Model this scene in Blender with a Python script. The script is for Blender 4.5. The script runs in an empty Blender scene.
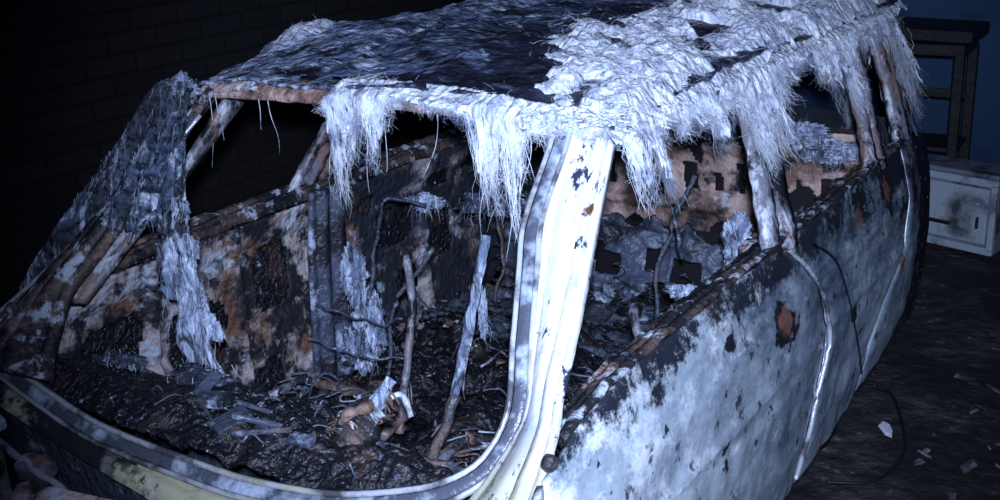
import bpy, bmesh, math, random
import numpy as np
from mathutils import Vector, Euler, noise
random.seed(7)
S=bpy.context.scene
COL=S.collection
def nz(x,y,z=0,s=1.0): return noise.noise(Vector((x*s,y*s,z*s)))
def fr(x,y,z=0,s=1.0,o=5): return noise.fractal(Vector((x*s,y*s,z*s)),1.0,2.0,o)
def sm(a,b,x):
    t=max(0,min(1,(x-a)/(b-a))); return t*t*(3-2*t)
def interp(tab,x):
    if x<=tab[0][0]: return tab[0][1]
    for (a,b),(c,d) in zip(tab,tab[1:]):
        if x<=c: return b+(d-b)*(x-a)/(c-a)
    return tab[-1][1]
# ---------------- materials
def mat(name, base, layers=(), rough=.7, metal=0.0, bump=(40,.3,.01), bcoord=(1,1,1), spec=.5, sss=0):
    m=bpy.data.materials.new(name); m.use_nodes=True
    nt=m.node_tree; N=nt.nodes; L=nt.links
    b=N['Principled BSDF']; b.inputs['Metallic'].default_value=metal
    b.inputs['Specular IOR Level'].default_value=spec
    if sss:
        b.inputs['Subsurface Weight'].default_value=sss; b.inputs['Subsurface Radius'].default_value=(1,1,1); b.inputs['Subsurface Scale'].default_value=.01
    tc=N.new('ShaderNodeTexCoord')
    rgb=N.new('ShaderNodeRGB'); rgb.outputs[0].default_value=(*base,1); cur=rgb.outputs[0]
    def math_(op,a,b_=None,clampv=None):
        n=N.new('ShaderNodeMath'); n.operation=op
        for i,q in enumerate((a,b_)):
            if q is None: continue
            if isinstance(q,(int,float)): n.inputs[i].default_value=q
            else: L.new(q,n.inputs[i])
        return n.outputs[0]
    for i,l in enumerate(layers):
        col,sc,lo,hi=l['c'],l['s'],l['lo'],l['hi']
        mp=N.new('ShaderNodeMapping'); mp.inputs['Scale'].default_value=l.get('cs',(1,1,1)); mp.inputs['Location'].default_value=(i*3.7+1,i*1.3,i*2.1)
        L.new(tc.outputs['Object'],mp.inputs['Vector'])
        n=N.new('ShaderNodeTexNoise'); n.inputs['Scale'].default_value=sc; n.inputs['Detail'].default_value=l.get('d',8); n.inputs['Roughness'].default_value=l.get('r',.6); n.inputs['Distortion'].default_value=l.get('dist',0)
        L.new(mp.outputs[0],n.inputs['Vector']); f=n.outputs['Fac']
        if 'g' in l:
            dt=N.new('ShaderNodeVectorMath'); dt.operation='DOT_PRODUCT'; dt.inputs[1].default_value=l['g']; L.new(tc.outputs['Object'],dt.inputs[0])
            ad=math_('ADD',dt.outputs['Value'],l.get('o',0))
            mx=N.new('ShaderNodeClamp'); mx.inputs['Min'].default_value=l.get('gmin',-1); mx.inputs['Max'].default_value=l.get('gmax',.35); L.new(ad,mx.inputs['Value'])
            f=math_('ADD',f,mx.outputs[0])
        if 'p' in l: # damage spots at given places on the panel: (x,y,z,radius)
            best=None
            for (px,py,pz,pr) in l['p']:
                ds=N.new('ShaderNodeVectorMath'); ds.operation='DISTANCE'; ds.inputs[1].default_value=(px,py,pz); L.new(tc.outputs['Object'],ds.inputs[0])
                v=math_('MULTIPLY',math_('SUBTRACT',pr,ds.outputs['Value']),4.0)
                best=v if best is None else math_('MAXIMUM',best,v)
            mx=N.new('ShaderNodeClamp'); mx.inputs['Min'].default_value=-.6; mx.inputs['Max'].default_value=.22; L.new(best,mx.inputs['Value'])
            f=math_('ADD',f,mx.outputs[0])
        mr=N.new('ShaderNodeMapRange'); mr.inputs['From Min'].default_value=lo; mr.inputs['From Max'].default_value=hi; L.new(f,mr.inputs['Value'])
        mr.inputs['To Max'].default_value=l.get('a',1)
        mix=N.new('ShaderNodeMix'); mix.data_type='RGBA'; L.new(mr.outputs[0],mix.inputs[0]); L.new(cur,mix.inputs[6]); mix.inputs[7].default_value=(*col,1); cur=mix.outputs[2]
    L.new(cur,b.inputs['Base Color']); b.inputs['Roughness'].default_value=rough
    if bump:
        mp=N.new('ShaderNodeMapping'); mp.inputs['Scale'].default_value=bcoord; L.new(tc.outputs['Object'],mp.inputs['Vector'])
        n=N.new('ShaderNodeTexNoise'); n.inputs['Scale'].default_value=bump[0]; n.inputs['Detail'].default_value=6; L.new(mp.outputs[0],n.inputs['Vector'])
        bp=N.new('ShaderNodeBump'); bp.inputs['Strength'].default_value=bump[1]; bp.inputs['Distance'].default_value=bump[2]
        L.new(n.outputs['Fac'],bp.inputs['Height']); L.new(bp.outputs[0],b.inputs['Normal'])
    return m
DK=(.012,.013,.018)
SPOT=[(.79,.90,.80,.075),(.79,.60,.86,.035),(.79,.02,.87,.03),(.79,1.56,.89,.07),(.79,1.8,.88,.08),(.79,1.45,.62,.03),(.78,.3,.55,.05),(.78,1.95,.60,.05),(.79,2.1,.80,.05)]
M_paint=mat('scorched_paint',(.42,.50,.58),[
  dict(c=(.12,.16,.23),s=3.0,lo=.42,hi=.60,a=.9,d=15,r=.78,cs=(1,.7,1.3)),
  dict(c=(.04,.055,.085),s=4.5,lo=.52,hi=.66,a=.88,cs=(1,.6,1.6),g=(0,.10,.7),o=-.62,gmin=-.1,gmax=.13,d=14,r=.78),
  dict(c=(.02,.024,.035),s=6,lo=.575,hi=.63,g=(0,.05,2.2),o=-1.90,gmin=-.16,gmax=.15,d=13,r=.78),
  dict(c=(.78,.84,.92),s=9,lo=.53,hi=.64,a=.9,d=15,r=.80,cs=(1,.8,1),g=(0,-.12,0),o=.08,gmin=-.08,gmax=.06),
  dict(c=(.17,.11,.09),s=7,lo=.60,hi=.68,a=.7,d=12,r=.75,g=(0,0,.8),o=-.72,gmin=-.1,gmax=.05),
  dict(c=(.03,.03,.04),s=3.6,lo=.645,hi=.655,d=11,r=.62),
  dict(c=(.02,.022,.03),s=9,lo=.56,hi=.58,d=11,r=.7,p=SPOT),
  dict(c=(.22,.11,.08),s=9,lo=.64,hi=.70,d=11,r=.7,p=SPOT),
  dict(c=(.02,.02,.03),s=22,lo=.60,hi=.66,a=.85,d=10)],rough=.28,bump=(18,.3,.01),metal=.1)
M_bare=mat('bare_pillar_metal',(.86,.88,.93),[
  dict(c=(.30,.34,.46),s=6,lo=.48,hi=.62,cs=(2,1,.5),a=.85,d=11,g=(0,0,-1),o=1.02,gmin=-.12,gmax=.03),  # grey fades out higher up: torch overexposure painted into the metal colour
  dict(c=(.55,.52,.36),s=2,lo=.6,hi=.8,g=(0,0,-1.7),o=1.61,gmin=-1,gmax=.4,a=.85),
  dict(c=(.04,.05,.09),s=10,lo=.575,hi=.60,cs=(2,1,.5),d=11,r=.7),
  dict(c=(.16,.08,.05),s=16,lo=.63,hi=.68)],rough=.22,metal=.3,bump=(30,.35,.01))
M_cream=mat('cream_paint',(.46,.45,.31),[
  dict(c=(.02,.02,.025),s=7,lo=.53,hi=.6,d=10,g=(-.5,0,0),o=0,gmin=-.15,gmax=.12),
  dict(c=(.62,.66,.68),s=5,lo=.55,hi=.7,a=.7),
  dict(c=(.05,.05,.05),s=30,lo=.6,hi=.66)],rough=.5)
M_pillar=mat('burnt_pillar_metal',(.15,.15,.19),[
  dict(c=(.19,.12,.10),s=6,lo=.5,hi=.58,cs=(1,1,.5),d=9),
  dict(c=(.50,.54,.62),s=9,lo=.52,hi=.6,cs=(2,2,.4),d=11,r=.7),
  dict(c=DK,s=8,lo=.50,hi=.58,d=12,r=.7)],rough=.45,bump=(40,.6,.01))
M_rust=mat('rusted_strip',(.085,.06,.055),[
  dict(c=(.26,.17,.15),s=12,lo=.53,hi=.63,d=10),
  dict(c=DK,s=6,lo=.43,hi=.52,d=12,r=.72),
  dict(c=(.42,.48,.58),s=22,lo=.55,hi=.62,d=10,a=.85)],rough=.55,bump=(60,.8,.012))
M_inner=mat('burnt_inner_panel',(.42,.37,.38),[
  dict(c=(.17,.085,.06),s=4,lo=.49,hi=.57,d=11),
  dict(c=(.46,.52,.64),s=6,lo=.53,hi=.61,d=11,r=.7),
  dict(c=(.014,.014,.02),s=4.5,lo=.49,hi=.55,d=12,r=.7),
  dict(c=(.02,.024,.038),s=5,lo=.48,hi=.60,d=12,r=.7,g=(0,.8,0),o=-.84,gmin=-.5,gmax=.10),
  dict(c=(.30,.37,.50),s=11,lo=.60,hi=.66,d=12,r=.7),
  dict(c=(.01,.01,.015),s=18,lo=.54,hi=.62,a=.8,d=10)],rough=.6,bump=(40,.8,.02))
M_brown=mat('heat_browned_steel',(.28,.18,.15),[
  dict(c=(.10,.055,.04),s=7,lo=.45,hi=.58,d=10),
  dict(c=(.015,.014,.018),s=9,lo=.50,hi=.58,d=11),
  dict(c=(.5,.5,.55),s=14,lo=.60,hi=.66,d=9)],rough=.65,bump=(40,.8,.02))
M_tg=mat('heat_pinked_steel',(.60,.42,.37),[
  dict(c=(.20,.12,.10),s=6,lo=.46,hi=.58,d=10),
  dict(c=(.02,.02,.025),s=7,lo=.52,hi=.60,d=11),
  dict(c=(.6,.62,.7),s=9,lo=.58,hi=.66,d=9)],rough=.6,bump=(40,.8,.02))
M_innerdk=mat('sooty_panel',(.045,.056,.082),[
  dict(c=(.12,.085,.075),s=5,lo=.55,hi=.64,d=9),
  dict(c=(.32,.38,.50),s=9,lo=.57,hi=.65,d=12,r=.72)],rough=.42,bump=(50,.9,.018))
M_seat=mat('sooty_blued_steel',(.075,.09,.14),[
  dict(c=(.02,.02,.03),s=6,lo=.48,hi=.58,d=10),
  dict(c=(.40,.47,.62),s=9,lo=.55,hi=.64,d=12,r=.72)],rough=.38,bump=(50,.7,.015))
M_char=mat('char',(.010,.011,.016),[
  dict(c=(.09,.11,.17),s=22,lo=.57,hi=.67,d=12,r=.72),
  dict(c=(.07,.045,.04),s=7,lo=.56,hi=.66,a=.8),
  dict(c=(.40,.45,.52),s=46,lo=.64,hi=.69)],rough=.30,bump=(60,.9,.02),spec=.6)
M_roof=mat('charred_roof',(.014,.018,.034),[
  dict(c=(.12,.16,.28),s=2.6,lo=.45,hi=.62,d=15,r=.74,dist=1.6,cs=(1,2.0,1),g=(-.25,0,0),gmin=-.1,gmax=.12),
  dict(c=(.52,.60,.78),s=4.5,lo=.535,hi=.66,d=15,r=.78,dist=2.2,cs=(1,2.0,1),g=(-.22,0,0),gmin=-.08,gmax=.09),
  dict(c=(.008,.008,.014),s=6,lo=.50,hi=.60,d=14,r=.76,cs=(1,1.5,1))],rough=.42,bump=(28,1,.03))
M_fib=mat('glass_fibre',(.52,.57,.70),[
  dict(c=(.86,.89,.95),s=7,lo=.42,hi=.60,dist=2.5,d=15,r=.74,cs=(1,1,.5)),
  dict(c=(.16,.20,.32),s=11,lo=.50,hi=.64,dist=3,d=15,r=.76,cs=(1,1,.4),a=.9),
  dict(c=(.03,.035,.06),s=4.5,lo=.54,hi=.64,dist=2,d=15,r=.78,a=.92),
  dict(c=(.12,.15,.24),s=45,lo=.50,hi=.66,dist=1.5,d=8,r=.7,cs=(1,1,.25),a=.8)],rough=.95,bump=(70,.8,.02),bcoord=(1,1,.3),spec=.1,sss=.12)
M_fibs=mat('glass_fibre_strands',(.74,.79,.90),[dict(c=(.20,.24,.36),s=9,lo=.48,hi=.62,d=10,r=.7),dict(c=(.03,.035,.055),s=4.5,lo=.54,hi=.64,d=12,r=.74,a=.92)],rough=.6,bump=None,spec=.2)
M_fibdk=mat('sooty_fibre_cloth',(.018,.023,.038),[
  dict(c=(.11,.15,.26),s=4,lo=.46,hi=.65,dist=1.5,d=14,r=.72,cs=(2,1.6,.6)),
  dict(c=(.66,.76,.94),s=4.5,lo=.52,hi=.65,dist=2,d=14,r=.74,cs=(2.0,1.6,.45))],rough=.7,bump=(40,.8,.03),bcoord=(1,1,.4))
M_tail=mat('grey_fibre_cloth',(.14,.18,.29),[
  dict(c=(.66,.75,.94),s=7,lo=.46,hi=.62,dist=2,d=14,r=.75,cs=(2.0,1.6,.45)),
  dict(c=(.03,.035,.05),s=10,lo=.50,hi=.61,dist=1.5,d=13,r=.74,cs=(2,1.6,.5))],rough=.75,bump=(50,1,.03),bcoord=(1,1,.4))
M_rubber=mat('melted_rubber_seal',(.07,.08,.11),[dict(c=(.36,.42,.54),s=14,lo=.48,hi=.62,d=10)],rough=.28,bump=(60,.5,.01))
M_lip=mat('seal_lip_metal',(.50,.53,.60),[dict(c=(.1,.1,.12),s=9,lo=.5,hi=.6),dict(c=(.5,.48,.38),s=5,lo=.58,hi=.68)],rough=.3,metal=.3)
M_ground=mat('sooty_earth',(.020,.018,.022),[
  dict(c=(.055,.046,.048),s=5,lo=.45,hi=.65,d=10),
  dict(c=(.17,.16,.18),s=20,lo=.57,hi=.68,d=10,r=.7),
  dict(c=(.006,.006,.008),s=2.2,lo=.5,hi=.6)],rough=.8,bump=(14,1,.05))
M_rub=mat('rubble_stone',(.13,.12,.14),[dict(c=(.015,.015,.018),s=5,lo=.42,hi=.54)],rough=.8)
M_blue=mat('blue_plaster',(.05,.115,.24),[dict(c=(.012,.025,.06),s=1.6,lo=.5,hi=.7,d=9),dict(c=(.08,.13,.23),s=12,lo=.6,hi=.7)],rough=.8,bump=(20,.4,.01))
M_wood=mat('dark_stained_wood',(.006,.006,.008),[dict(c=(.022,.019,.023),s=8,lo=.5,hi=.65,cs=(.3,3,3))],rough=.6)
M_box=mat('grimy_white_enamel',(.42,.48,.56),[dict(c=(.06,.07,.09),s=5,lo=.50,hi=.65,d=10)],rough=.5)
M_boxd=mat('grimy_grey_enamel',(.20,.23,.28),[dict(c=(.04,.05,.06),s=7,lo=.48,hi=.62,d=10)],rough=.5)
M_scrap=mat('pale_plastic',(.45,.45,.55),[dict(c=(.1,.1,.12),s=20,lo=.5,hi=.7)],rough=.6)
M_wire_shade=mat('wire_sheath_and_hole_shade',(.008,.008,.010),rough=.5,bump=None)  # black for cables, also for sheets standing in for shade behind holes
def brick():
    m=bpy.data.materials.new('dark_brick'); m.use_nodes=True; nt=m.node_tree;N=nt.nodes;L=nt.links
    b=N['Principled BSDF']; b.inputs['Roughness'].default_value=.9
    tc=N.new('ShaderNodeTexCoord'); sx=N.new('ShaderNodeSeparateXYZ'); cx=N.new('ShaderNodeCombineXYZ')
    L.new(tc.outputs['Object'],sx.inputs[0]); L.new(sx.outputs['Y'],cx.inputs[0]); L.new(sx.outputs['Z'],cx.inputs[1])
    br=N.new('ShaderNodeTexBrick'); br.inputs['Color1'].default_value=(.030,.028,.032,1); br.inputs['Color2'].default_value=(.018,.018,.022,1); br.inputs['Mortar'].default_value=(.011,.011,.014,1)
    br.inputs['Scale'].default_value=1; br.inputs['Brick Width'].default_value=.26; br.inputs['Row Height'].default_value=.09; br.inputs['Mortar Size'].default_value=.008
    L.new(cx.outputs[0],br.inputs['Vector']); L.new(br.outputs['Color'],b.inputs['Base Color'])
    bp=N.new('ShaderNodeBump'); bp.inputs['Strength'].default_value=.5; bp.inputs['Distance'].default_value=.01; bp.invert=True; L.new(br.outputs['Fac'],bp.inputs['Height']); L.new(bp.outputs[0],b.inputs['Normal'])
    return m
M_brick=brick()
# ---------------- geometry helpers
CAR=bpy.data.objects.new('burnt_car',None); COL.objects.link(CAR)
def mk(name,v,f,m,parent=CAR,smooth=True,thick=0,bevel=0,off=0):
    me=bpy.data.meshes.new(name); me.from_pydata([tuple(p) for p in v],[],f); me.materials.append(m)
    if smooth: me.polygons.foreach_set('use_smooth',[True]*len(me.polygons))
    me.update(); o=bpy.data.objects.new(name,me); COL.objects.link(o)
    if parent: o.parent=parent
    if thick:
        s=o.modifiers.new('s','SOLIDIFY'); s.thickness=thick; s.offset=off
    if bevel:
        s=o.modifiers.new('b','BEVEL'); s.width=bevel; s.segments=2
    return o
def grid(name,f,nu,nv,m,keep=None,**k):
    v=[f(i/nu,j/nv) for j in range(nv+1) for i in range(nu+1)]
    F=[]
    for j in range(nv):
        for i in range(nu):
            a=j*(nu+1)+i
            if keep and not keep((i+.5)/nu,(j+.5)/nv): continue
            F.append((a,a+1,a+nu+2,a+nu+1))
    return mk(name,v,F,m,**k)
def cr(P,n):
    P=[Vector(p) for p in P]; Q=[P[0]*2-P[1]]+P+[P[-1]*2-P[-2]]; out=[]
    d=[0]
    for a,b in zip(P,P[1:]): d.append(d[-1]+(b-a).length)
    for k in range(n):
        t=d[-1]*k/(n-1); i=0
        while i<len(P)-2 and d[i+1]<t: i+=1
        u=(t-d[i])/max(1e-9,d[i+1]-d[i]); p0,p1,p2,p3=Q[i:i+4]
        out.append(.5*((2*p1)+(p2-p0)*u+(2*p0-5*p1+4*p2-p3)*u*u+(3*p1-p0-3*p2+p3)*u**3))
    return out
CEN=Vector((0,1.0,.7))
def strip(name,A,B,prof,m,n=40,thick=.015,rough=.002,**k):
    A=cr(A,n);B=cr(B,n);v=[];w=len(prof)
    for i in range(n):
        t=A[min(i+1,n-1)]-A[max(i-1,0)]; nn=t.cross(B[i]-A[i])
        nn.normalize()
        mid=(A[i]+B[i])/2
        if nn.dot(mid-CEN)<0: nn=-nn
        for (fr_,h) in prof:
            p=A[i].lerp(B[i],fr_)+nn*h
            p=p+nn*rough*fr(p.x,p.y,p.z,18)
            v.append(p)
    F=[(i*w+j,i*w+j+1,(i+1)*w+j+1,(i+1)*w+j) for i in range(n-1) for j in range(w-1)]
    return mk(name,v,F,m,thick=thick,**k)
def tube(name,P,r,m,n=24,sides=8,parent=CAR,wob=0):
    P=cr(P,n) if len(P)>2 else [Vector(P[0]).lerp(Vector(P[1]),i/(n-1)) for i in range(n)]
    v=[];F=[]
    for i,p in enumerate(P):
        t=(P[min(i+1,n-1)]-P[max(i-1,0)]).normalized()
        a=t.cross(Vector((0,0,1)) if abs(t.z)<.9 else Vector((1,0,0))).normalized(); b=t.cross(a)
        rr=r*(1+.25*wob*fr(p.x,p.y,p.z,30))
        pp=p+Vector((nz(p.x,p.y,p.z,15),nz(p.y,p.z,p.x,15),nz(p.z,p.x,p.y,15)))*wob*.01
        for s in range(sides):
            q=2*math.pi*s/sides; v.append(pp+(a*math.cos(q)+b*math.sin(q))*rr)
    for i in range(n-1):
        for s in range(sides):
            s2=(s+1)%sides; F.append((i*sides+s,i*sides+s2,(i+1)*sides+s2,(i+1)*sides+s))
    F.append(tuple(range(sides))); F.append(tuple((n-1)*sides+s for s in range(sides)))
    return mk(name,v,F,m,parent=parent)
def box(name,c,s,m,rot=(0,0,0),bevel=.006,parent=CAR,sub=None):
    R=Euler(rot).to_matrix(); v=[]
    for z in(-.5,.5):
        for y in(-.5,.5):
            for x in(-.5,.5): v.append(Vector(c)+R@Vector((x*s[0],y*s[1],z*s[2])))
    F=[(0,2,3,1),(4,5,7,6),(0,1,5,4),(2,6,7,3),(0,4,6,2),(1,3,7,5)]
    return mk(name,v,F,m,parent=parent,smooth=False,bevel=bevel)
def join(name,obs,parent=None):
    dg=bpy.context.evaluated_depsgraph_get(); bm=bmesh.new(); mats=[]
    for o in obs:
        dg.update(); me=bpy.data.meshes.new_from_object(o.evaluated_get(dg))
        n0=len(bm.faces); bm.from_mesh(me); bm.faces.ensure_lookup_table()
        mm=o.data.materials[0]
        if mm not in mats: mats.append(mm)
        for f in bm.faces[n0:]: f.material_index=mats.index(mm)
    me=bpy.data.meshes.new(name); bm.to_mesh(me); bm.free()
    for mm in mats: me.materials.append(mm)
    for o in obs: bpy.data.objects.remove(o)
    o=bpy.data.objects.new(name,me); COL.objects.link(o)
    if parent: o.parent=parent
    return o
# ================= CAR BODY
BELT=.955
def xs(z):
    return interp([(.2,.75),(.25,.765),(.4,.79),(.6,.80),(.8,.79),(.9,.765),(BELT,.745)],z)
def side_pt(y,z,sgn=1,inset=0):
    x=xs(z)-inset
    if y>2.0:
        t=min(1,(y-2.0)/.45); x=x-.16*t**2.6
    if y<-.3: x-=.04*((-.3-y)/.6)**2
    return Vector((sgn*x,y,z))
seamF=[(.25,-.16),(.6,-.15),(.85,-.13),(BELT,-.10)]
seamB=[(.25,1.10),(.40,1.13),(.48,1.16),(.62,1.235),(.72,1.22),(.80,1.165),(.88,1.09),(BELT,1.00)]
seamC=[(.25,1.60),(.45,1.66),(.55,1.80),(.65,1.98),(.8,2.03),(BELT,2.05)]
def bottom(y): return interp([(-1,.3),(-.1,.25),(1.6,.25),(1.8,.27),(2.08,.35),(2.38,.52),(2.5,.6)],y)
def belt(y): return interp([(-1,.80),(-.3,.84),(-.14,.89),(-.03,.93),(.2,BELT),(2.5,BELT)],y)
def panel(name,s0,s1,sgn,m=M_paint,nu=60,nv=46,proud=0):
    def f(u,t):
        ym=interp(s0,.6)*(1-u)+interp(s1,.6)*u
        zb=bottom(ym); zt=belt(ym)
        z=zb+(zt-zb)*t
        y=(interp(s0,z)+.006)*(1-u)+(interp(s1,z)-.006)*u
        p=side_pt(y,z,sgn,-proud)
        d=.008*fr(y,z,sgn,2.5)+.003*fr(y,z,sgn,12)
        d+=.007*math.exp(-((z-.66)/.012)**2)
        d-=.008*math.exp(-(min(u,1-u)*60/2.0)**2)
        p.x+=sgn*d
        return p
    return grid(name,f,nu,nv,m,thick=.012,off=-1 if sgn>0 else 1)
C0=[(0,-.85),(2,-.85)]; END=[(0,2.45),(2,2.45)]
for sgn,nm in((1,'left'),(-1,'right')):
    panel('fender_'+nm,C0,seamF,sgn,nu=40)
    panel('front_door_'+nm,seamF,seamB,sgn,nu=90)
    panel('rear_door_'+nm,seamB,seamC,sgn,nu=60)
    panel('quarter_panel_'+nm,seamC,END,sgn,nu=40)
    def holes(u,t):
        y=-.1+2.5*u; z=.3+.62*t
        if z>.78+.9*max(0,y+.02) and y<.14: return False
        for(cy,cz,ry,rz) in((.15,.72,.09,.07),(.42,.62,.10,.11),(.72,.72,.07,.10),(.3,.45,.1,.05),(.65,.42,.07,.05),(1.3,.72,.09,.07),(1.55,.62,.07,.09),(1.35,.5,.05,.05),(1.9,.78,.06,.05),(1.55,.82,.05,.03),(1.15,.83,.04,.03),(1.75,.84,.05,.02)):
            if ((y-cy)/ry)**4+((z-cz)/rz)**4+.5*nz(y,z,0,9)<1: return False
        return True
    def skin(u,t):
        y=-.1+2.5*u;z=.3+.62*t
        d=.075-.015*fr(y,t,sgn,3)
        d-=.012*math.exp(-((t-.5)/.03)**2)+.012*math.exp(-((t-.85)/.02)**2)
        d+=.02*math.exp(-((y-.28)/.012)**2)+.02*math.exp(-((y-.58)/.012)**2)+.02*math.exp(-((y-1.45)/.02)**2)
        return Vector((sgn*(xs(z)-d),y,z))
    grid('inner_door_skin_'+nm,skin,210,50,M_inner,keep=holes,thick=.006)
    grid('door_shade_sheet_'+nm,lambda u,t:Vector((sgn*(xs(.27+.66*t)-.03),-.1+2.5*u,.27+.66*t)),25,12,M_char,keep=lambda u,t:not(-.1+2.5*u<.1 and .27+.66*t>.76))  # added dark sheet, stands in for shade behind panel gaps and skin holes
    strip('belt_channel_'+nm,[(sgn*.748,-.04,.925),(sgn*.747,.2,.955),(sgn*.747,.5,.96),(sgn*.747,1.2,.958),(sgn*.74,2.1,.958)],[(sgn*.69,0,.915),(sgn*.685,.2,.94),(sgn*.68,.5,.945),(sgn*.68,1.2,.945),(sgn*.67,2.1,.94)],[(0,0),(.10,.005),(.24,.005),(.30,-.018),(.5,-.02),(.56,.002),(.66,.002),(.72,-.012),(.85,.004),(1,-.02)],M_rust,n=120,rough=.008)
def rear(u,t):
    a=(u-.5)*2; z=.5+(BELT-.5)*t
    x=a*(xs(z)-.16); y=2.45+.10*(1-abs(a)**3)+.01*fr(x,z,0,3)
    return Vector((x,y,z))
grid('tailgate_outer',rear,40,20,M_paint,thick=.012)
grid('tailgate_shade_sheet',lambda u,t:Vector((-.6+1.2*u,2.38,.42+.5*t)),4,4,M_wire_shade)  # added black sheet so the tailgate cutouts read as dark shade
def tg_keep(u,t):
    x=-.6+1.2*u; z=.42+.5*t
    for i,cx in enumerate((-.42,-.30,-.2,-.08,.03,.12,.24,.34,.45)):
        if abs(x-cx+.12*(z-.7))<(.014,.026,.010,.03,.016)[i%5] and abs(z-(.70,.72,.68,.71)[i%4])<(.05,.035,.055)[i%3]: return False
    return nz(x,z,3,7)<.36
grid('tailgate_inner',lambda u,t:Vector((-.6+1.2*u,2.30+.02*fr(u*2,t,0,4)-.02*math.exp(-((t-.82)/.04)**2)-.02*math.exp(-((t-.35)/.04)**2),.42+.5*t)),150,70,M_tg,keep=tg_keep,thick=.01)
for sgn,nm in((1,'left'),(-1,'right')):
    tube('door_edge_'+nm,[side_pt(interp(seamB,z)-.008,z,sgn,-.001) for z in (.27,.4,.48,.55,.62,.70,.76,.82,.88,.94)],.006,M_lip,n=50)
# ---- windshield frame
Gs=[(-.50,.35,1.30),(-.57,.22,1.17),(-.65,.10,1.04),(-.74,.0,.93),(-.81,-.06,.86),(-.83,-.10,.82),(-.74,-.13,.785),(-.55,-.15,.75),(-.35,-.17,.73),(-.09,-.18,.73),(.11,-.175,.73),(.31,-.16,.75),(.45,-.13,.78),(.55,-.095,.815),(.60,-.045,.86),(.612,.01,.93),(.58,.08,1.01),(.54,.17,1.11),(.505,.25,1.19),(.50,.35,1.30),(.49,.40,1.35)]
G=cr(Gs,120); nW=Vector((0,-.74,.67)); cW=Vector((-.05,.12,1.05))
def offs(d,h=0):
    out=[]
    for i,p in enumerate(G):
        t=(G[min(i+1,119)]-G[max(i-1,0)]).normalized(); o=t.cross(nW).normalized()
        if o.dot(p-cW)<0:o=-o
        out.append(p+o*d+nW*h)
    return out
strip('windscreen_seal_lip',offs(-.010,.004),offs(.000,.006),[(0,0),(.5,.004),(1,0)],M_lip,n=140,thick=.006)
strip('windscreen_seal',offs(.000,-.004),offs(.028,-.002),[(0,.002),(.3,.008),(.7,.008),(1,0)],M_rubber,n=140,thick=.01)
strip('windscreen_flange',offs(.028,.004),offs(.036,.005),[(0,0),(.5,.006),(1,0)],M_lip,n=140,thick=.006)
GO=offs(.034,-.004)
ci=[p for p in GO if p.z<.80 and p.x>-.86]
CB=[(-.86,-.13,.80),(-.78,-.20,.76),(-.55,-.215,.71),(-.3,-.235,.685),(-.05,-.26,.67),(.15,-.30,.66),(.35,-.28,.69),(.5,-.25,.73),(.60,-.22,.765)]
strip('cowl_panel',ci,CB,[(0,0),(.2,-.004),(.3,.006),(.6,.004),(.7,-.006),(1,-.01)],M_cream,n=90,thick=.008,rough=.004)
strip('fender_shoulder',[(.60,-.23,.79),(.67,-.3,.81),(.66,-.85,.78)],[(.755,-.17,.865),(.775,-.3,.84),(.72,-.85,.79)],[(0,-.004),(.3,.008),(.6,.008),(1,-.006)],M_cream,n=30)
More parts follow.
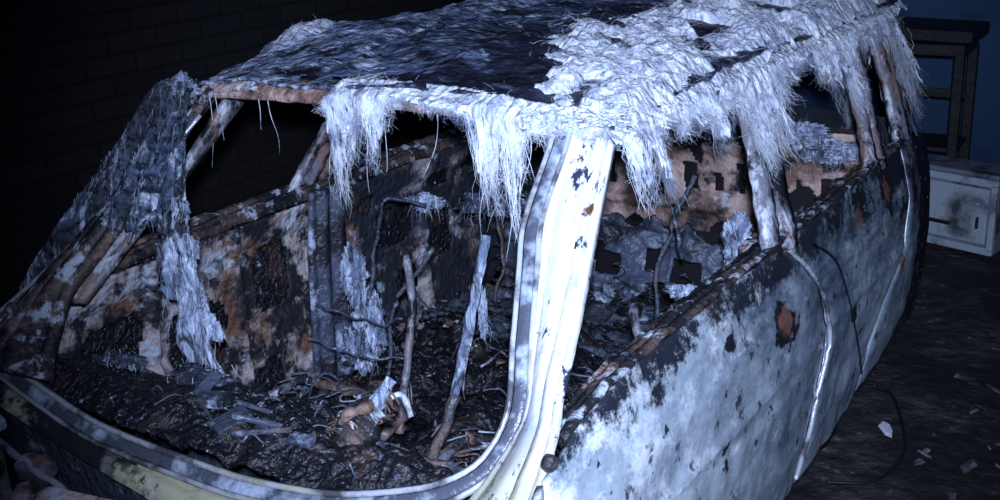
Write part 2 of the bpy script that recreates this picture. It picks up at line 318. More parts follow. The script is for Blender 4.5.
# A pillars
profA=[(0,-.008),(.05,.006),(.12,.008),(.16,.001),(.20,.008),(.42,.015),(.56,.014),(.60,.002),(.655,.001),(.69,.012),(.80,.011),(.84,-.004),(.90,-.006),(.93,.002),(1,-.010)]
def pil(name,sgn,f0,f1,r0,r1,prof,m=M_pillar,th=.025):
    strip(name,[f0,Vector(f0).lerp(Vector(f1),.5)+Vector((sgn*.006,0,0)),f1],[r0,Vector(r0).lerp(Vector(r1),.5)+Vector((sgn*.006,0,0)),r1],prof,m,n=40,thick=th,rough=.008)
PB=[(0,-.012),(.1,.008),(.3,.008),(.36,-.012),(.46,-.012),(.52,.012),(.8,.012),(.85,-.01),(1,-.012)]
for sgn,nm in((1,'left'),(-1,'right')):
    inn=[(sgn*.575,-.13,.77),(sgn*.615,-.075,.835),(sgn*.645,.005,.925),(sgn*.615,.08,1.005),(sgn*.575,.17,1.105),(sgn*.54,.25,1.19),(sgn*.52,.33,1.28),(sgn*.505,.40,1.355)]
    out=[(sgn*.77,-.24,.82),(sgn*.75,-.14,.865),(sgn*.733,-.055,.925),(sgn*.712,.01,.98),(sgn*.682,.13,1.07),(sgn*.64,.27,1.17),(sgn*.60,.41,1.275),(sgn*.575,.50,1.345)]
    strip('a_pillar_'+nm,inn,out,profA,M_bare if sgn>0 else M_rust,n=70,thick=.008 if sgn>0 else .02)
    strip('a_pillar_inner_'+nm,[(Vector(p)+Vector((-sgn*.01,.03,-.03))) for p in inn[2:]],[(Vector(p)+Vector((-sgn*.03,.03,-.03))) for p in out[2:]],[(0,0),(.5,-.02),(1,0)],M_pillar,n=40,thick=.02)
    k=0 if sgn>0 else -.09; kt=0 if sgn>0 else -.02
    pil('b_pillar_'+nm,sgn,(sgn*.738,.915+k,.93),(sgn*.562,1.10+kt,1.355),(sgn*.742,1.09+k,.93),(sgn*.562,1.24+kt,1.355),PB)
    pil('c_pillar_'+nm,sgn,(sgn*.73,1.76,.93),(sgn*.548,1.94,1.37),(sgn*.73,1.88,.93),(sgn*.548,2.05,1.37),PB)
    pil('d_pillar_'+nm,sgn,(sgn*.73,2.08,.93),(sgn*.56,2.20,1.365),(sgn*.70,2.26,.93),(sgn*.54,2.36,1.365),PB)
    strip('roof_rail_'+nm,[(sgn*.50,.40,1.375),(sgn*.52,.7,1.385),(sgn*.53,1.3,1.39),(sgn*.53,2.35,1.375)],[(sgn*.58,.47,1.335),(sgn*.60,.7,1.34),(sgn*.605,1.3,1.345),(sgn*.59,2.35,1.335)],[(0,0),(.3,.012),(.7,.012),(1,-.01)],M_pillar,n=60)
    strip('b_post_'+nm,[(sgn*.69,.91+k,.3),(sgn*.68,.93+k,.7),(sgn*.665,.95+k,.95)],[(sgn*.69,1.08+k,.3),(sgn*.68,1.08+k,.7),(sgn*.665,1.08+k,.95)],PB,M_seat if sgn<0 else M_pillar,n=40,thick=.02)
    o_=box('door_hinge_'+nm,(sgn*.746,-.085,.903),(.026,.03,.03),M_rust,rot=(.6,0,0),bevel=.01)
strip('roof_header',[(-.56,.40,1.345),(-.3,.385,1.355),(0,.38,1.362),(.3,.385,1.358),(.53,.40,1.345)],[(-.53,.47,1.37),(-.3,.455,1.385),(0,.45,1.392),(.3,.455,1.385),(.52,.47,1.365)],[(0,-.012),(.15,.0),(.4,.006),(1,0)],M_tg,n=60,thick=.02,rough=.004)
def roofz(x,y):
    a=x/.62
    return 1.350+.075*(1-abs(a)**3)*sm(.3,.75,y)+.03*(1-abs(a)**2.6)*(1-sm(.3,.75,y))+.014*math.sin((y-.4)/2*math.pi)+.03*sm(.1,-.5,x)*sm(.45,.9,y)
def roof(u,t):
    x=-.62+1.23*u; y=.405+2.0*t
    y+= -.02*(1-(x/.6)**2)*(1-t)
    z=roofz(x,y)+.016*fr(x,y,0,2.2)+.018*abs(fr(x,y,4,4))+.006*abs(fr(x,y,8,14))
    z-=.012*math.exp(-((x+.2)/.03)**2)-.012*math.exp(-((x-.15)/.03)**2)
    z+=.045*math.exp(-((x+.55)/.10)**2-((y-.76)/.16)**2)*(1+fr(x,y,1,10))
    return Vector((x,y,z))
grid('roof_panel',roof,160,240,M_roof,thick=.008)
grid('cabin_floor',lambda u,t:Vector((-.74+1.48*u,-.12+2.5*t,.30+.06*fr(u*1.5,t*2.5,0,4)+.05*abs(fr(u*1.5,t*2.5,3,11))+.12*math.exp(-((u-.5)/.08)**2))),110,170,M_char)
grid('firewall',lambda u,t:Vector((-.74+1.48*u,-.17-.0*t,.25+.46*t)),30,14,M_innerdk,thick=.01)
grid('underbody',lambda u,t:Vector((-.72+1.44*u,-.8+3.1*t,.24)),6,10,M_char,thick=.01)
def dash(u,t):
    x=-.78+1.30*u
    yf=interp([(-.8,-.08),(-.55,-.135),(-.1,-.16),(.3,-.145),(.52,-.09)],x)
    yb=interp([(-.8,.02),(-.38,.07),(-.12,.12),(.08,.11),(.3,.07),(.52,-.02)],x)+.03*nz(x,0,0,9)
    y=yf+(yb-yf)*t
    q=sm(-.35,-.1,x)
    z=.735+.035*math.sin(math.pi*min(1,t*1.1))+(.015+.018*q)*fr(x,y,0,7)+(.008+.016*q)*abs(fr(x,y,5,16))
    if t>.9: z-=(t-.9)*2.2
    return Vector((x,y,z))
grid('dashboard_remains',dash,190,70,M_char,thick=.01)
grid('dashboard_front',lambda u,t:Vector((-.74+1.24*u,.06+.03*nz(u*4,t,0,3)+.03*t,.45+.27*t)),60,20,M_innerdk,keep=lambda u,t:nz(u*6,t*2,0,2)<.2 or t>.8,thick=.01)
bits=[]
for i,(x,y,z,sx,sy,sz,r) in enumerate([(-.14,-.03,.785,.07,.05,.02,.4),(-.03,-.08,.785,.05,.08,.015,-.3),(.05,-.06,.79,.14,.010,.012,.6),(.07,-.09,.79,.12,.008,.012,.75),(-.2,.0,.785,.03,.10,.008,.2),(.02,-.02,.79,.14,.008,.010,.5),(.16,-.07,.785,.05,.03,.012,.2),(-.1,-.08,.785,.10,.008,.01,-.4)]):
    bits.append(box('b',(x,y,z),(sx,sy,sz),M_innerdk if i%2 else M_seat,rot=(.2*i%.5,.15*i%.4,r),bevel=.003))
for i in range(14):
    a=random.uniform(-.35,.35); y0=random.uniform(-.12,.05); q=random.uniform(0,3.1); L_=random.uniform(.04,.09)
    bits.append(tube('w',[(a,y0,.77),(a+.5*L_*math.cos(q),y0+.5*L_*math.sin(q),.79),(a+L_*math.cos(q),y0+L_*math.sin(q),.77)],.0022,M_seat,n=10,sides=5,wob=1))
join('instrument_cluster_remains',bits,CAR)
st=[tube('c',[(.19,-.01,.74),(.225,.04,.785),(.245,.07,.82)],.034,M_rust,n=30,sides=16,wob=2.5),tube('c2',[(.238,.06,.83),(.255,.085,.865)],.016,M_tail,n=10,sides=12,wob=2.5),tube('c3',[(.22,.05,.83),(.26,.02,.83),(.20,.0,.80)],.011,M_brown,n=12,sides=8,wob=2.5),tube('c4',[(.19,.02,.80),(.17,.06,.78),(.18,.1,.72)],.010,M_brown,n=12,sides=8,wob=2.5),tube('c5',[(.23,.07,.82),(.27,.10,.83),(.30,.09,.80)],.006,M_pillar,n=12,sides=8,wob=2)]
for k in range(22):
    c=Vector((.185,.0,.75)).lerp(Vector((.25,.075,.83)),k/21); r=.034+.014*random.random()
    st.append(tube('w',[c+Vector((math.cos(a)*r,random.uniform(-.01,.01),math.sin(a)*r*.8)) for a in np.linspace(0,5.6,8)],.0022,random.choice([M_rust,M_brown,M_brown]),n=20,sides=5))
join('steering_column',st,CAR)
def seat(name,x0,x1,y,m=M_pillar,broken=False):
    o=[]
    if not broken:
        o.append(strip('a',[(x0,y-.05,.60),(x0,y,.70),(x0+.02,y+.1,.98)],[(x0+.03,y-.05,.60),(x0+.03,y,.70),(x0+.045,y+.1,.98)],[(0,0),(.5,.006),(1,0)],M_tail,n=30,thick=.012,rough=.008))
        o.append(tube('a2',[(x0+.02,y-.05,.60),(x0+.01,y-.12,.5),(x0,y-.2,.42)],.014,M_innerdk,n=14,wob=1))
    o.append(tube('b',[(x1,y-.05,.42),(x1,y,.6),(x1-.01,y+.06,.75),(x1-.07,y+.12,.86)],.011,m,n=24,wob=1))
    o.append(tube('c',[(x0,y-.45,.46),(x0,y-.2,.44),(x0,y,.46)],.014,m,wob=1))
    o.append(tube('d',[(x1,y-.45,.46),(x1,y-.2,.44),(x1,y,.46)],.014,m,wob=1))
    o.append(tube('e',[(x0,y-.45,.46),((x0+x1)/2,y-.47,.47),(x1,y-.45,.46)],.014,M_brown,wob=1))
    o.append(tube('f',[(x0,y,.46),((x0+x1)/2,y+.01,.47),(x1,y,.46)],.014,M_brown,wob=1))
    for k in range(9):
        yy=y-.44+.055*k
        o.append(tube('z',[(x0+(x1-x0)*j/14,yy+(.020 if j%2 else -.020),.475+.012*math.sin(j+k)) for j in range(15)],.0028,random.choice([M_brown,M_seat,M_seat]),n=60,sides=5))
    for k in range(3):
        o.append(tube('zb',[(x0+.06,y-.02+.03*k,.50+.10*k),((x0+x1)/2,y+.02*k,.48+.10*k),(x1-.02,y-.02+.03*k,.50+.10*k)],.003,M_seat,n=24,sides=5,wob=2))
    join(name,o,CAR)
seat('driver_seat_frame',.07,.56,.58)
seat('passenger_seat_frame',-.56,-.14,.62,broken=True)
rods=[]
for P in ([(-.42,.75,.5),(-.38,.8,.8),(-.45,.95,.93),(-.36,1.05,.90)],[(-.3,.7,.4),(-.28,.76,.7),(-.2,.85,.85)],
          [(-.1,.3,.4),(.0,.5,.42),(.3,.62,.5)],[(.2,.3,.4),(.35,.5,.5),(.5,.9,.55)],[(.3,1.2,.5),(.28,1.3,.75),(.33,1.4,.98)],[(.36,1.2,.95),(.34,1.3,.75)],
          [(.1,.15,.45),(.25,.22,.52),(.45,.2,.5)],[(.1,.2,.42),(.3,.26,.50),(.5,.3,.5)],[(.15,.05,.55),(.32,.12,.60),(.5,.1,.58)],
          [(-.3,1.25,.95),(-.28,1.3,.7),(-.32,1.3,.5)],[(-.1,1.4,.95),(-.12,1.35,.7)]):
    rods.append(tube('r',P,random.uniform(.004,.008),random.choice([M_innerdk,M_innerdk,M_rust]),n=24,sides=6,wob=1.5))
for _ in range(28):
    x=random.uniform(-.6,.55);y=random.uniform(.2,1.6);z=random.uniform(.34,.45);q=random.uniform(0,6.28);L_=random.uniform(.06,.18)
    rods.append(tube('r',[(x,y,z),(x+L_*.5*math.cos(q),y+L_*.5*math.sin(q),z+random.uniform(0,.06)),(max(-.66,min(.66,x+L_*math.cos(q))),y+L_*math.sin(q),z-.03)],random.uniform(.002,.005),random.choice([M_pillar,M_rust,M_innerdk]),n=12,sides=5,wob=1))
join('loose_frame_rods',rods,CAR)
def rs(u,t):
    x=-.55+1.05*u; z=.40+.34*t
    for cx,hw in((-.42,.05),(-.27,.03),(-.12,.045),(.04,.03),(.17,.055),(.36,.04)):
        if abs(x-cx)<hw and abs(z-.56-.02*math.sin(cx*20))<.036: return False
    if nz(x,z,5,6)>.42: return False
    return (z<.70+.04*nz(x,0,0,14))
grid('rear_seat_back_frame',lambda u,t:Vector((-.55+1.05*u,1.68+.08*t+.03*fr(u*2,t,0,4)-.022*math.exp(-((t-.85)/.05)**2)-.022*math.exp(-((t-.28)/.05)**2),.40+.34*t)),170,60,M_seat,keep=rs,thick=.014)
grid('rear_seat_shade_sheet',lambda u,t:Vector((-.55+1.05*u,1.84,.36+.3*t)),4,4,M_wire_shade)  # added black sheet, paints the darkness seen through the seat frame holes
spr=[]
for k in range(9):
    x=-.5+.12*k
    spr.append(tube('s',[(x+.02*math.cos(j*1.6),1.60+.02*math.sin(j*1.6),.42+.012*j) for j in range(16)],.0022,M_seat,n=60,sides=5))
for k in range(5):
    x=.08+.10*k
    spr.append(tube('s',[(x+.022*math.cos(j*1.6),.85+.022*math.sin(j*1.6),.42+.012*j) for j in range(16)],.0022,M_seat,n=60,sides=5))
join('rear_seat_springs',spr,CAR)
grid('rear_seat_pan',lambda u,t:Vector((-.6+1.15*u,1.25+.45*t,.40+.03*fr(u*2,t*2,0,5)+.03*abs(fr(u,t,2,18)))),70,40,M_innerdk,keep=lambda u,t:nz(u*3,t*3,0,2)<.25,thick=.012)
# engine bay
eb=[]
eb.append(box('b',(-.26,-.33,.62),(.30,.10,.07),M_tg,rot=(.5,0.05,.25),bevel=.02))
eb.append(box('b2',(-.44,-.28,.66),(.08,.05,.05),M_pillar,rot=(.3,0.05,.25),bevel=.01))
eb.append(tube('t',[(-.62,-.3,.62),(-.5,-.38,.66),(-.35,-.5,.60),(-.2,-.6,.58)],.03,M_innerdk,wob=1,sides=12))
eb.append(tube('t',[(-.72,-.24,.68),(-.55,-.28,.68),(-.3,-.31,.66),(0,-.33,.62)],.008,M_lip,wob=1))
eb.append(strip('s',[(-.80,-.25,.74),(-.74,-.5,.70),(-.7,-.85,.66)],[(-.55,-.32,.66),(-.52,-.5,.60),(-.5,-.85,.58)],[(0,0),(.3,.02),(.6,-.01),(1,0)],M_innerdk,n=30))
eb.append(tube('strut',[(-.58,-.40,.62),(-.58,-.40,.70)],.06,M_rust,n=6,sides=18))
eb.append(box('h',(-.66,-.25,.73),(.16,.04,.03),M_paint,rot=(.1,.2,-.2),bevel=.006))
join('engine_bay_parts',eb,CAR)
grid('engine_bay_floor',lambda u,t:Vector((-.72+1.44*u,-.85+.7*t,.42+.05*fr(u,t,0,6))),50,30,M_char)
def wheel(name,x,y):
    prof=[(.05,.02),(.07,.05),(.12,.055),(.15,.03),(.17,.06),(.19,.075),(.195,.08),(.19,-.08),(.17,-.06),(.10,-.05),(.05,-.05)]
    v=[];F=[];n=32;w=len(prof)
    for i in range(n):
        a=2*math.pi*i/n
        for r,h in prof: v.append((x+(1 if x>0 else -1)*h,y+r*math.cos(a),.195+r*math.sin(a)))
    for i in range(n):
        for j in range(w):
            F.append((i*w+j,i*w+(j+1)%w,((i+1)%n)*w+(j+1)%w,((i+1)%n)*w+j))
    mk(name,v,F,M_char)
wheel('wheel_rim_1',.56,1.80);wheel('wheel_rim_2',-.60,1.90);wheel('wheel_rim_3',.60,-.5);wheel('wheel_rim_4',-.60,-.5)
# ================= FIBRE
SV=[];SF=[]
def poly(P,r0,r1):
    base=len(SV);n=len(P)
    for i,p in enumerate(P):
        k=i/(n-1); rr=r0+(r1-r0)*k
        d=(P[min(i+1,n-1)]-P[max(0,i-1)]).normalized()
        a=d.cross(Vector((.3,.2,1)) if abs(d.z)<.9 else Vector((1,.2,0))).normalized(); b=d.cross(a)
        for s in range(3):
            q=2.094*s; SV.append(p+(a*math.cos(q)+b*math.sin(q))*rr)
        if i:
            o=base+(i-1)*3
            for s in range(3): SF.append((o+s,o+(s+1)%3,o+3+(s+1)%3,o+3+s))
def strand(p,d,L,r=.0008,curl=.5,grav=.6,n=7):
    p=Vector(p);d=Vector(d).normalized();sd=random.uniform(0,99);P=[]
    for i in range(n):
        k=i/(n-1); P.append(p)
        p=p+d*(L/(n-1))
        d=(d+Vector((nz(sd,k*2,0),nz(0,sd,k*2),nz(k*2,0,sd)))*curl+Vector((0,0,-grav*.35))).normalized()
    poly(P,r,r*.3)
PATH=[(-.10,.385,1.375,.02),(-.08,.38,1.382,.12),(-.03,.38,1.385,.12),(.02,.375,1.388,.12),(.05,.375,1.388,.09),(.09,.375,1.388,.035),(.15,.375,1.388,.010),(.22,.375,1.386,.018),(.27,.37,1.385,.07),(.34,.365,1.38,.12),(.40,.36,1.375,.17),(.44,.36,1.37,.09),(.48,.365,1.367,.035),(.53,.385,1.362,.03),(.58,.43,1.355,.04),(.602,.50,1.35,.11),(.607,.58,1.35,.035),(.61,.7,1.35,.045),(.61,.82,1.35,.11),(.61,.92,1.35,.07),(.61,1.0,1.35,.13),(.61,1.12,1.35,.14),(.61,1.25,1.35,.05),(.61,1.4,1.35,.03),(.61,1.55,1.35,.08),(.61,1.7,1.35,.12),(.61,1.85,1.35,.09),(.60,2.05,1.35,.04),(.60,2.2,1.35,.06),(.60,2.30,1.35,.18),(.56,2.38,1.35,.26),(.45,2.44,1.36,.22),(.3,2.46,1.37,.1),(0,2.47,1.38,.05)]
NP=1200
PP=cr([p[:3] for p in PATH],NP)
dd=[0]
for a,b in zip(PATH,PATH[1:]): dd.append(dd[-1]+(Vector(a[:3])-Vector(b[:3])).length)
LT=[(d/dd[-1],p[3]) for d,p in zip(dd,PATH)]
TOT=dd[-1]
OUT=[]
for i in range(NP):
    t=(PP[min(i+3,NP-1)]-PP[max(i-3,0)]); OUT.append(t.cross(Vector((0,0,1))).normalized())
env=np.full(NP,.30)
TUF=[]
c=0.0
while c<TOT:
    w=random.uniform(.012,.055); lf=random.uniform(.35,1.15) if random.random()<.7 else random.uniform(1.2,1.7)
    TUF.append((c,w,lf)); c+=w*random.uniform(.4,1.2)
for c,w,lf in TUF:
    i0=int(c/TOT*(NP-1)); wi=max(2,int(w/TOT*(NP-1)))
    for i in range(max(0,i0-wi),min(NP,i0+wi+1)):
        env[i]=max(env[i],lf*(1-abs(i-i0)/(wi+1))**.6)
def cur_pt(i,t):
    s=i/(NP-1); p=PP[i]; L=interp(LT,s)
    o=OUT[i]; L2=L*env[i]*.95
    fold=.026*nz(s*60,t*1.2,0)+.014*nz(s*170,t*2.0,2)+.006*nz(s*400,t*4,2)
    slope=.45 if abs(o.x)>.6 else -.1
    tt=max(0,(t-.12)/.88)
    return p+o*(-.035+.045*sm(0,.2,t)+fold*(.3+t)+slope*L2*tt+.004*env[i])+Vector((0,0,.022*(1-sm(0,.16,t))-L2*tt+.004*nz(s*200,t*4,5)))
def dkeep(u,t):
    s=u
    if t<.35: return True
    n=nz(s*420,t*2.2,3)*.7+nz(s*1100,t*2.5,8)*.5
    return n< .40-.85*(t-.35)
grid('fibre_drape',lambda u,t:cur_pt(int(round(u*(NP-1))),t),NP-1,30,M_fib,keep=dkeep,thick=.003)
for c,w,lf in TUF:
    i0=int(c/TOT*(NP-1)); L=interp(LT,c/TOT); o=OUT[i0]
    if L<.02: continue
    tip=cur_pt(i0,1.0)+Vector((random.gauss(0,.008),random.gauss(0,.008),-L*lf*random.uniform(.0,.3)))
    for k in range(int(10+w*900)):
        j=max(0,min(NP-1,int(i0+random.uniform(-1,1)*w/TOT*(NP-1)))); t0=random.uniform(.2,.85)
        a=cur_pt(j,t0)+o*.002; e=tip+Vector((random.gauss(0,w*.32),random.gauss(0,w*.32),random.gauss(0,L*.18)))
        sd=random.uniform(0,99); n=10; P=[]
        am=random.uniform(.004,.026)
        for q in range(n):
            kk=q/(n-1); b=a.lerp(e,kk); b.x+= (a.x-b.x)*.3*math.sin(kk*3.14); b.y+=(a.y-b.y)*.3*math.sin(kk*3.14)
            P.append(b+Vector((nz(sd,kk*4,0),nz(kk*4,sd,1),.5*nz(3,kk*4,sd)))*am*(.3+kk)+o*.004*math.sin(kk*3.14))
        poly(P,random.uniform(.0003,.0007),.0002)
for i in range(0,NP):
    s=i/(NP-1); L=interp(LT,s)
    for k in range(4):
        p=cur_pt(i,random.uniform(.02,.95)); o=OUT[i]
        strand(p+o*.001,Vector((random.uniform(-.9,.9),random.uniform(-.9,.9),-.6))+o*.2,random.uniform(.015,.035),r=random.uniform(.0002,.0005),curl=1.1,grav=.4)
def fmask(x,y):
    w=.18*fr(x,y,2,3.2)+.10*fr(x,y,5,11)
    a=sm(.06,.40,x+w - .16*sm(.9,.5,y) + .06*sm(1.2,2,y))
    b=sm(.50,.43,y+.4*w)*sm(-.18,-.08,x+w*.5)*.6
    c=math.exp(-((x+.55)/.08)**2-((y-.78)/.14)**2)*1.0
    e=sm(-.40,-.58,x+w)*.5*(.5+fr(x,y,7,5))
    d=sm(.15,.45,fr(x,y,11,4.5))*sm(.55,.4,x)
    g=sm(.2,.5,fr(x,y,21,4))*.45
    return max(max(a,b)*(1-.9*d),c,e,g)
def fm(u,t):
    x=-.63+1.255*u;y=.385+2.1*t
    m=fmask(x,y); xx=max(-.6,min(.6,x))
    z=roofz(xx,y)-.020+ m*.045 + m*.034*fr(x,y,0,4.5)+m*.024*abs(fr(x,y,3,11))+m*.006*fr(x,y,3,34)
    z+=.045*math.exp(-((x+.55)/.10)**2-((y-.76)/.16)**2)
    z-= max(0,abs(x)-.58)*1.0
    return Vector((x,y,z))
grid('roof_fibre_mat',fm,260,420,M_fib)
for _ in range(15000):
    u=random.random();t=random.random()**1.2;p=fm(u,t); m=fmask(p.x,p.y)
    if random.random()>m*1.0 or m<.2: continue
    a=7*nz(p.x,p.y,9,7)+random.uniform(-.8,.8)+.6
    fl=p.x<-.3
    strand(p+Vector((0,0,.001)),(math.cos(a),math.sin(a),.12 if not fl else .03),random.uniform(.015,.05)*(.6 if fl else 1),r=random.uniform(.0002,.0006),curl=.9,grav=.12)
# far pillar cloth
CA=[(-.60,.39,1.38),(-.665,.34,1.30),(-.715,.22,1.16),(-.765,.11,1.02),(-.80,.05,.94),(-.85,.0,.86)]
CBt=[(-.53,.39,1.375),(-.48,.33,1.29),(-.43,.26,1.21),(-.37,.18,1.12),(-.35,.155,1.08),(-.32,.10,.98),(-.28,.06,.90)]
A_=cr(CA,60);B_=cr(CBt,60)
def cl(u,t):
    i=min(59,int(t*59)); 
    b=B_[i].copy()
    p=A_[i].lerp(b,u)
    n=Vector((-.1,-.74,.6))
    p+=n*(.030*sm(0,.1,t)+.028*nz(u*6,t*2,0,1)+.014*nz(u*15,t*3,2)+.008*fr(u*4,t*3,1,4))
    p.z+=.03*nz(u*14,0,3)*t
    return p
grid('pillar_fibre_cloth',cl,110,100,M_fibdk,thick=.004,keep=lambda u,t: t<.68+.06*nz(u*9,0,1)+.04*nz(u*34,3,1)+.34*max(0,1-u*2.6))
T1=cr([(-.50,.20,1.15),(-.46,.16,1.0),(-.42,.13,.90),(-.38,.12,.78)],50);T2=cr([(-.36,.18,1.15),(-.31,.15,1.0),(-.24,.12,.90),(-.18,.10,.77)],50)
grid('hanging_fibre_tail',lambda u,t:T1[int(t*49)].lerp(T2[int(t*49)],u)+Vector((0,-.02,.0))+Vector((0,-1,.3))*(.03*nz(u*4,t*3,0)+.014*nz(u*14,t*7,2)),40,49,M_tail,thick=.004,keep=lambda u,t:abs(u-.5)<.46-.08*t+.28*nz(t*6,u*2,0))
def clump(c,sx,sz,n=160,dirv=(0,0,-1),L=.07):
    c=Vector(c)
    for _ in range(n):
        p=c+Vector((random.gauss(0,sx*.35),random.gauss(0,sx*.25),random.gauss(0,sz*.35)))
        strand(p,Vector(dirv)+Vector((random.uniform(-.5,.5),random.uniform(-.5,.5),random.uniform(-.4,.4))),random.uniform(.3,1.0)*L,r=random.uniform(.0003,.0008),curl=.8,grav=.4)
cl_objs=[]
def blob(c,s,m=M_fib,rot=0):
    bm=bmesh.new(); bmesh.ops.create_icosphere(bm,subdivisions=6,radius=1)
    for v in bm.verts:
        d=v.co.copy(); k=1+.8*fr(d.x+c[0]*9,d.y+c[1]*9,d.z,1.3)+.45*abs(fr(d.x,d.y,d.z+c[0]*7,4))
        v.co=Vector(c)+Vector((d.x*s[0],d.y*s[1],d.z*s[2]))*k
    me=bpy.data.meshes.new('b');bm.to_mesh(me);bm.free();me.materials.append(m)
    me.polygons.foreach_set('use_smooth',[True]*len(me.polygons))
    o=bpy.data.objects.new('b',me);COL.objects.link(o);cl_objs.append(o)
for c,s,n,m in [((-.46,.80,.74),(.03,.03,.06),140,M_tail),((-.42,.80,.60),(.04,.03,.09),120,M_tail),((-.47,.82,.50),(.05,.03,.05),60,M_tail),((-.48,1.18,.86),(.045,.03,.02),70,M_tail),((-.30,1.3,.84),(.10,.03,.03),60,M_fibdk),((.56,1.17,.88),(.03,.03,.06),90,M_tail),((.47,1.09,.75),(.05,.02,.014),60,M_tail),((.45,2.22,.88),(.10,.04,.035),120,M_tail),((.30,2.24,.93),(.10,.03,.03),100,M_tail),((.15,2.1,.98),(.10,.04,.05),80,M_fibdk),((.09,.66,.78),(.008,.01,.06),30,M_tail),((-.35,.25,.55),(.04,.03,.05),40,M_fibdk),((-.28,.06,.775),(.06,.04,.010),50,M_fibdk),((.585,.12,.80),(.015,.05,.03),30,M_fib),((-.5,.02,.78),(.05,.02,.012),40,M_fibdk),((.56,.425,1.365),(.06,.045,.022),60,M_fib),((.48,.375,1.36),(.04,.03,.02),60,M_fib),((-.55,.35,1.37),(.025,.025,.02),30,M_tail)]:
    blob(c,s,m); clump(c,max(s[0],s[1])*1.6,s[2]*1.6,n)
for k in range(120):
    t=random.random(); i=int(t*49); p=T1[i].lerp(T2[i],random.random())
    strand(p+Vector((0,-.03,0)),(random.uniform(-.3,.3),-.2,-1),.05,r=.0005,curl=.6)
for k in range(200):
    p=cl(random.random(),random.random()*.64); strand(p+Vector((0,-.006,.004)),(random.uniform(-.7,.1),-.25,-1),random.uniform(.03,.07),r=.0004,curl=.4)
for k in range(60):
    p=cl(random.uniform(.3,1),.64); strand(p,(random.uniform(-.2,.2),-.1,-1),random.uniform(.02,.06),r=.0006,curl=.4)
for x,L in((-.5,.20),(-.48,.12),(-.33,.08),(-.30,.14),(-.1,.16),(.0,.2),(.05,.14),(.2,.15),(.34,.26),(.37,.22),(.4,.28),(.43,.2),(.3,.17),(.39,.26),(.41,.24)):
    strand((x,.385,1.35),(random.uniform(-.1,.1),0,-1),L,r=.0013,curl=.25,grav=.4,n=12)
join('fibre_clumps',cl_objs,CAR)
mk('fibre_strands',SV,SF,M_fibs)
def chips(name,n,fpos,smin,smax,m,parent=CAR):
    v=[];F=[]
    for _ in range(n):
        c=Vector(fpos()); s=random.uniform(smin,smax); R=Euler((random.uniform(-.6,.6),random.uniform(-.6,.6),random.uniform(0,6.28))).to_matrix()
        b=len(v); k=random.randint(4,6); th=s*random.uniform(.15,.5)
        pts=[(math.cos(2*math.pi*i/k)*s*random.uniform(.5,1.3),math.sin(2*math.pi*i/k)*s*random.uniform(.4,1)) for i in range(k)]
        for z in(-th/2,th/2):
            for x,y in pts: v.append(c+R@Vector((x*(.8 if z>0 else 1),y*(.8 if z>0 else 1),z)))
        F.append(tuple(b+i for i in range(k))[::-1]);F.append(tuple(b+k+i for i in range(k)))
        for i in range(k): F.append((b+i,b+(i+1)%k,b+k+(i+1)%k,b+k+i))
    return mk(name,v,F,m,parent=parent,smooth=False)
chips('cabin_debris',700,lambda:(random.uniform(-.65,.65),random.uniform(0,2.2),random.uniform(.32,.42)),.008,.035,M_char)
chips('cabin_debris_rusty',220,lambda:(random.uniform(-.65,.65),random.uniform(0,2.2),random.uniform(.34,.43)),.006,.026,M_brown)
def dp():
    u=random.random();t=random.uniform(.05,.85);p=dash(u,t);return p+Vector((0,0,.004))
chips('dash_debris',420,dp,.003,.012,M_char)
chips('dash_flakes',110,dp,.002,.006,M_seat)
# ================= SURROUNDINGS
grid('ground',lambda u,t:Vector((-2.6+6.6*u,-3+8.4*t,.012*fr(u*6,t*8,0,1.2)-.012)),120,150,M_ground,parent=None)
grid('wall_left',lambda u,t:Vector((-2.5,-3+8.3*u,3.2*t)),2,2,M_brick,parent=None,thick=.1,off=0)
grid('wall_back',lambda u,t:Vector((-2.5+6.5*u,5.3,3.2*t)),2,2,M_blue,parent=None,thick=.1)
X0=.24
tb=[box('t',(X0,4.65,.95),(.44,.42,.06),M_wood,rot=(0,.03,0),parent=None),box('t2',(X0,4.65,.87),(.36,.34,.06),M_wood,parent=None),box('t3',(X0,4.65,.35),(.34,.32,.025),M_wood,parent=None),
    box('t4',(X0,4.65,.62),(.34,.02,.05),M_wood,parent=None)]
for x in(X0-.16,X0+.16):
    for y in(4.49,4.81): tb.append(box('l',(x,y,.43),(.05,.045,.86),M_wood,parent=None))
join('wooden_table',tb)
def CBX(lx,ly,lz,sx,sy,sz,m,bv=.006):
    a=-.28; c=Vector((.57,4.05,.195)); R=Euler((0,0,a)).to_matrix()
    return box('c',c+R@Vector((lx,ly,lz)),(sx,sy,sz),m,rot=(0,0,a),parent=None,bevel=bv)
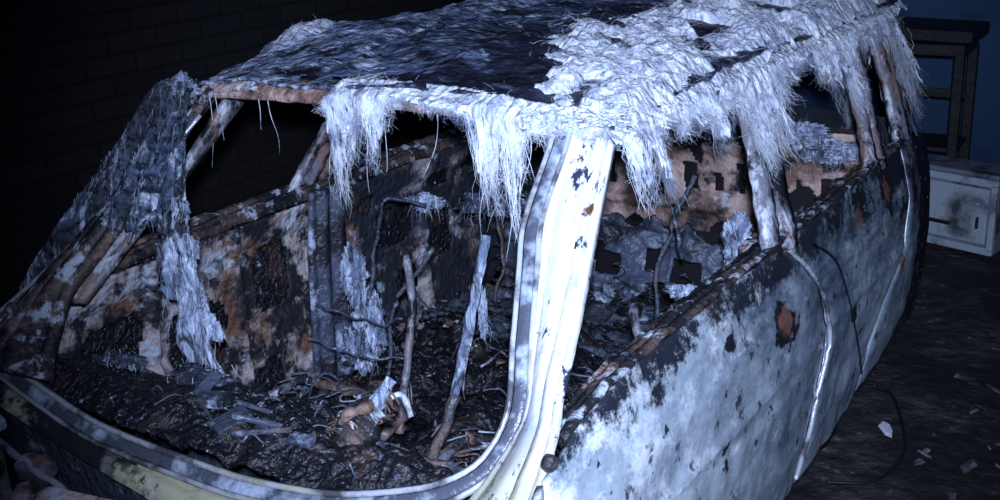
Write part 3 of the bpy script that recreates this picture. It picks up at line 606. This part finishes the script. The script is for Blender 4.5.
cb=[CBX(0,0,0,.42,.22,.37,M_boxd,.012),CBX(0,-.115,.165,.42,.02,.035,M_box),CBX(0,-.115,-.165,.42,.02,.035,M_box),CBX(-.195,-.115,0,.03,.02,.33,M_box),CBX(.195,-.115,0,.03,.02,.33,M_box),CBX(0,-.113,0,.34,.012,.27,M_box),CBX(.12,-.125,.06,.03,.012,.012,M_scrap),CBX(-.06,-.124,-.06,.12,.012,.02,M_wire_shade),CBX(.13,-.128,-.03,.014,.016,.06,M_wire_shade),CBX(0,0,.192,.40,.20,.02,M_boxd)]
join('metal_cabinet',cb)
def rp():
    while True:
        x,y=random.uniform(.9,3.0),random.uniform(.3,5.0)
        if not(x<1.1 and y>3.5): return (x,y,.008)
chips('rubble',800,rp,.005,.038,M_rub,parent=None)
chips('plastic_scrap',1,lambda:(.785,1.95,.025),.038,.038,M_scrap,parent=None)
tube('electric_cable',[(.66,2.25,.02),(.74,2.20,.02),(.86,1.90,.015),(.87,1.72,.015),(.83,1.60,.015),(.72,1.53,.02)],.005,M_wire_shade,n=70,parent=None)
tube('hanging_wire',[(.80,1.05,.95),(.812,1.2,.86),(.815,1.32,.72),(.82,1.42,.55),(.815,1.5,.42)],.002,M_wire_shade,n=50,sides=6)
# ================= LIGHT + CAMERA
def aim(o,t): o.rotation_euler=(Vector(t)-o.location).to_track_quat('-Z','Y').to_euler()
l=bpy.data.lights.new('torch_lamp','SPOT'); l.energy=680; l.color=(.60,.72,1.0); l.spot_size=math.radians(62); l.spot_blend=1; l.shadow_soft_size=.04
o=bpy.data.objects.new('torch_lamp',l);COL.objects.link(o);o.location=(1.66,-1.5,1.95);aim(o,(.52,.50,1.08))
W=bpy.data.worlds.new('w');S.world=W;W.use_nodes=True;W.node_tree.nodes['Background'].inputs[0].default_value=(.08,.11,.32,1);W.node_tree.nodes['Background'].inputs[1].default_value=.15
cam=bpy.data.cameras.new('camera');co=bpy.data.objects.new('camera',cam);COL.objects.link(co);S.camera=co
co.location=(1.602,-1.438,1.822);co.rotation_euler=tuple(math.radians(a) for a in(71.2,2.7,33.7));cam.lens=36*1.101;cam.clip_start=.01
S.view_settings.view_transform='Standard'
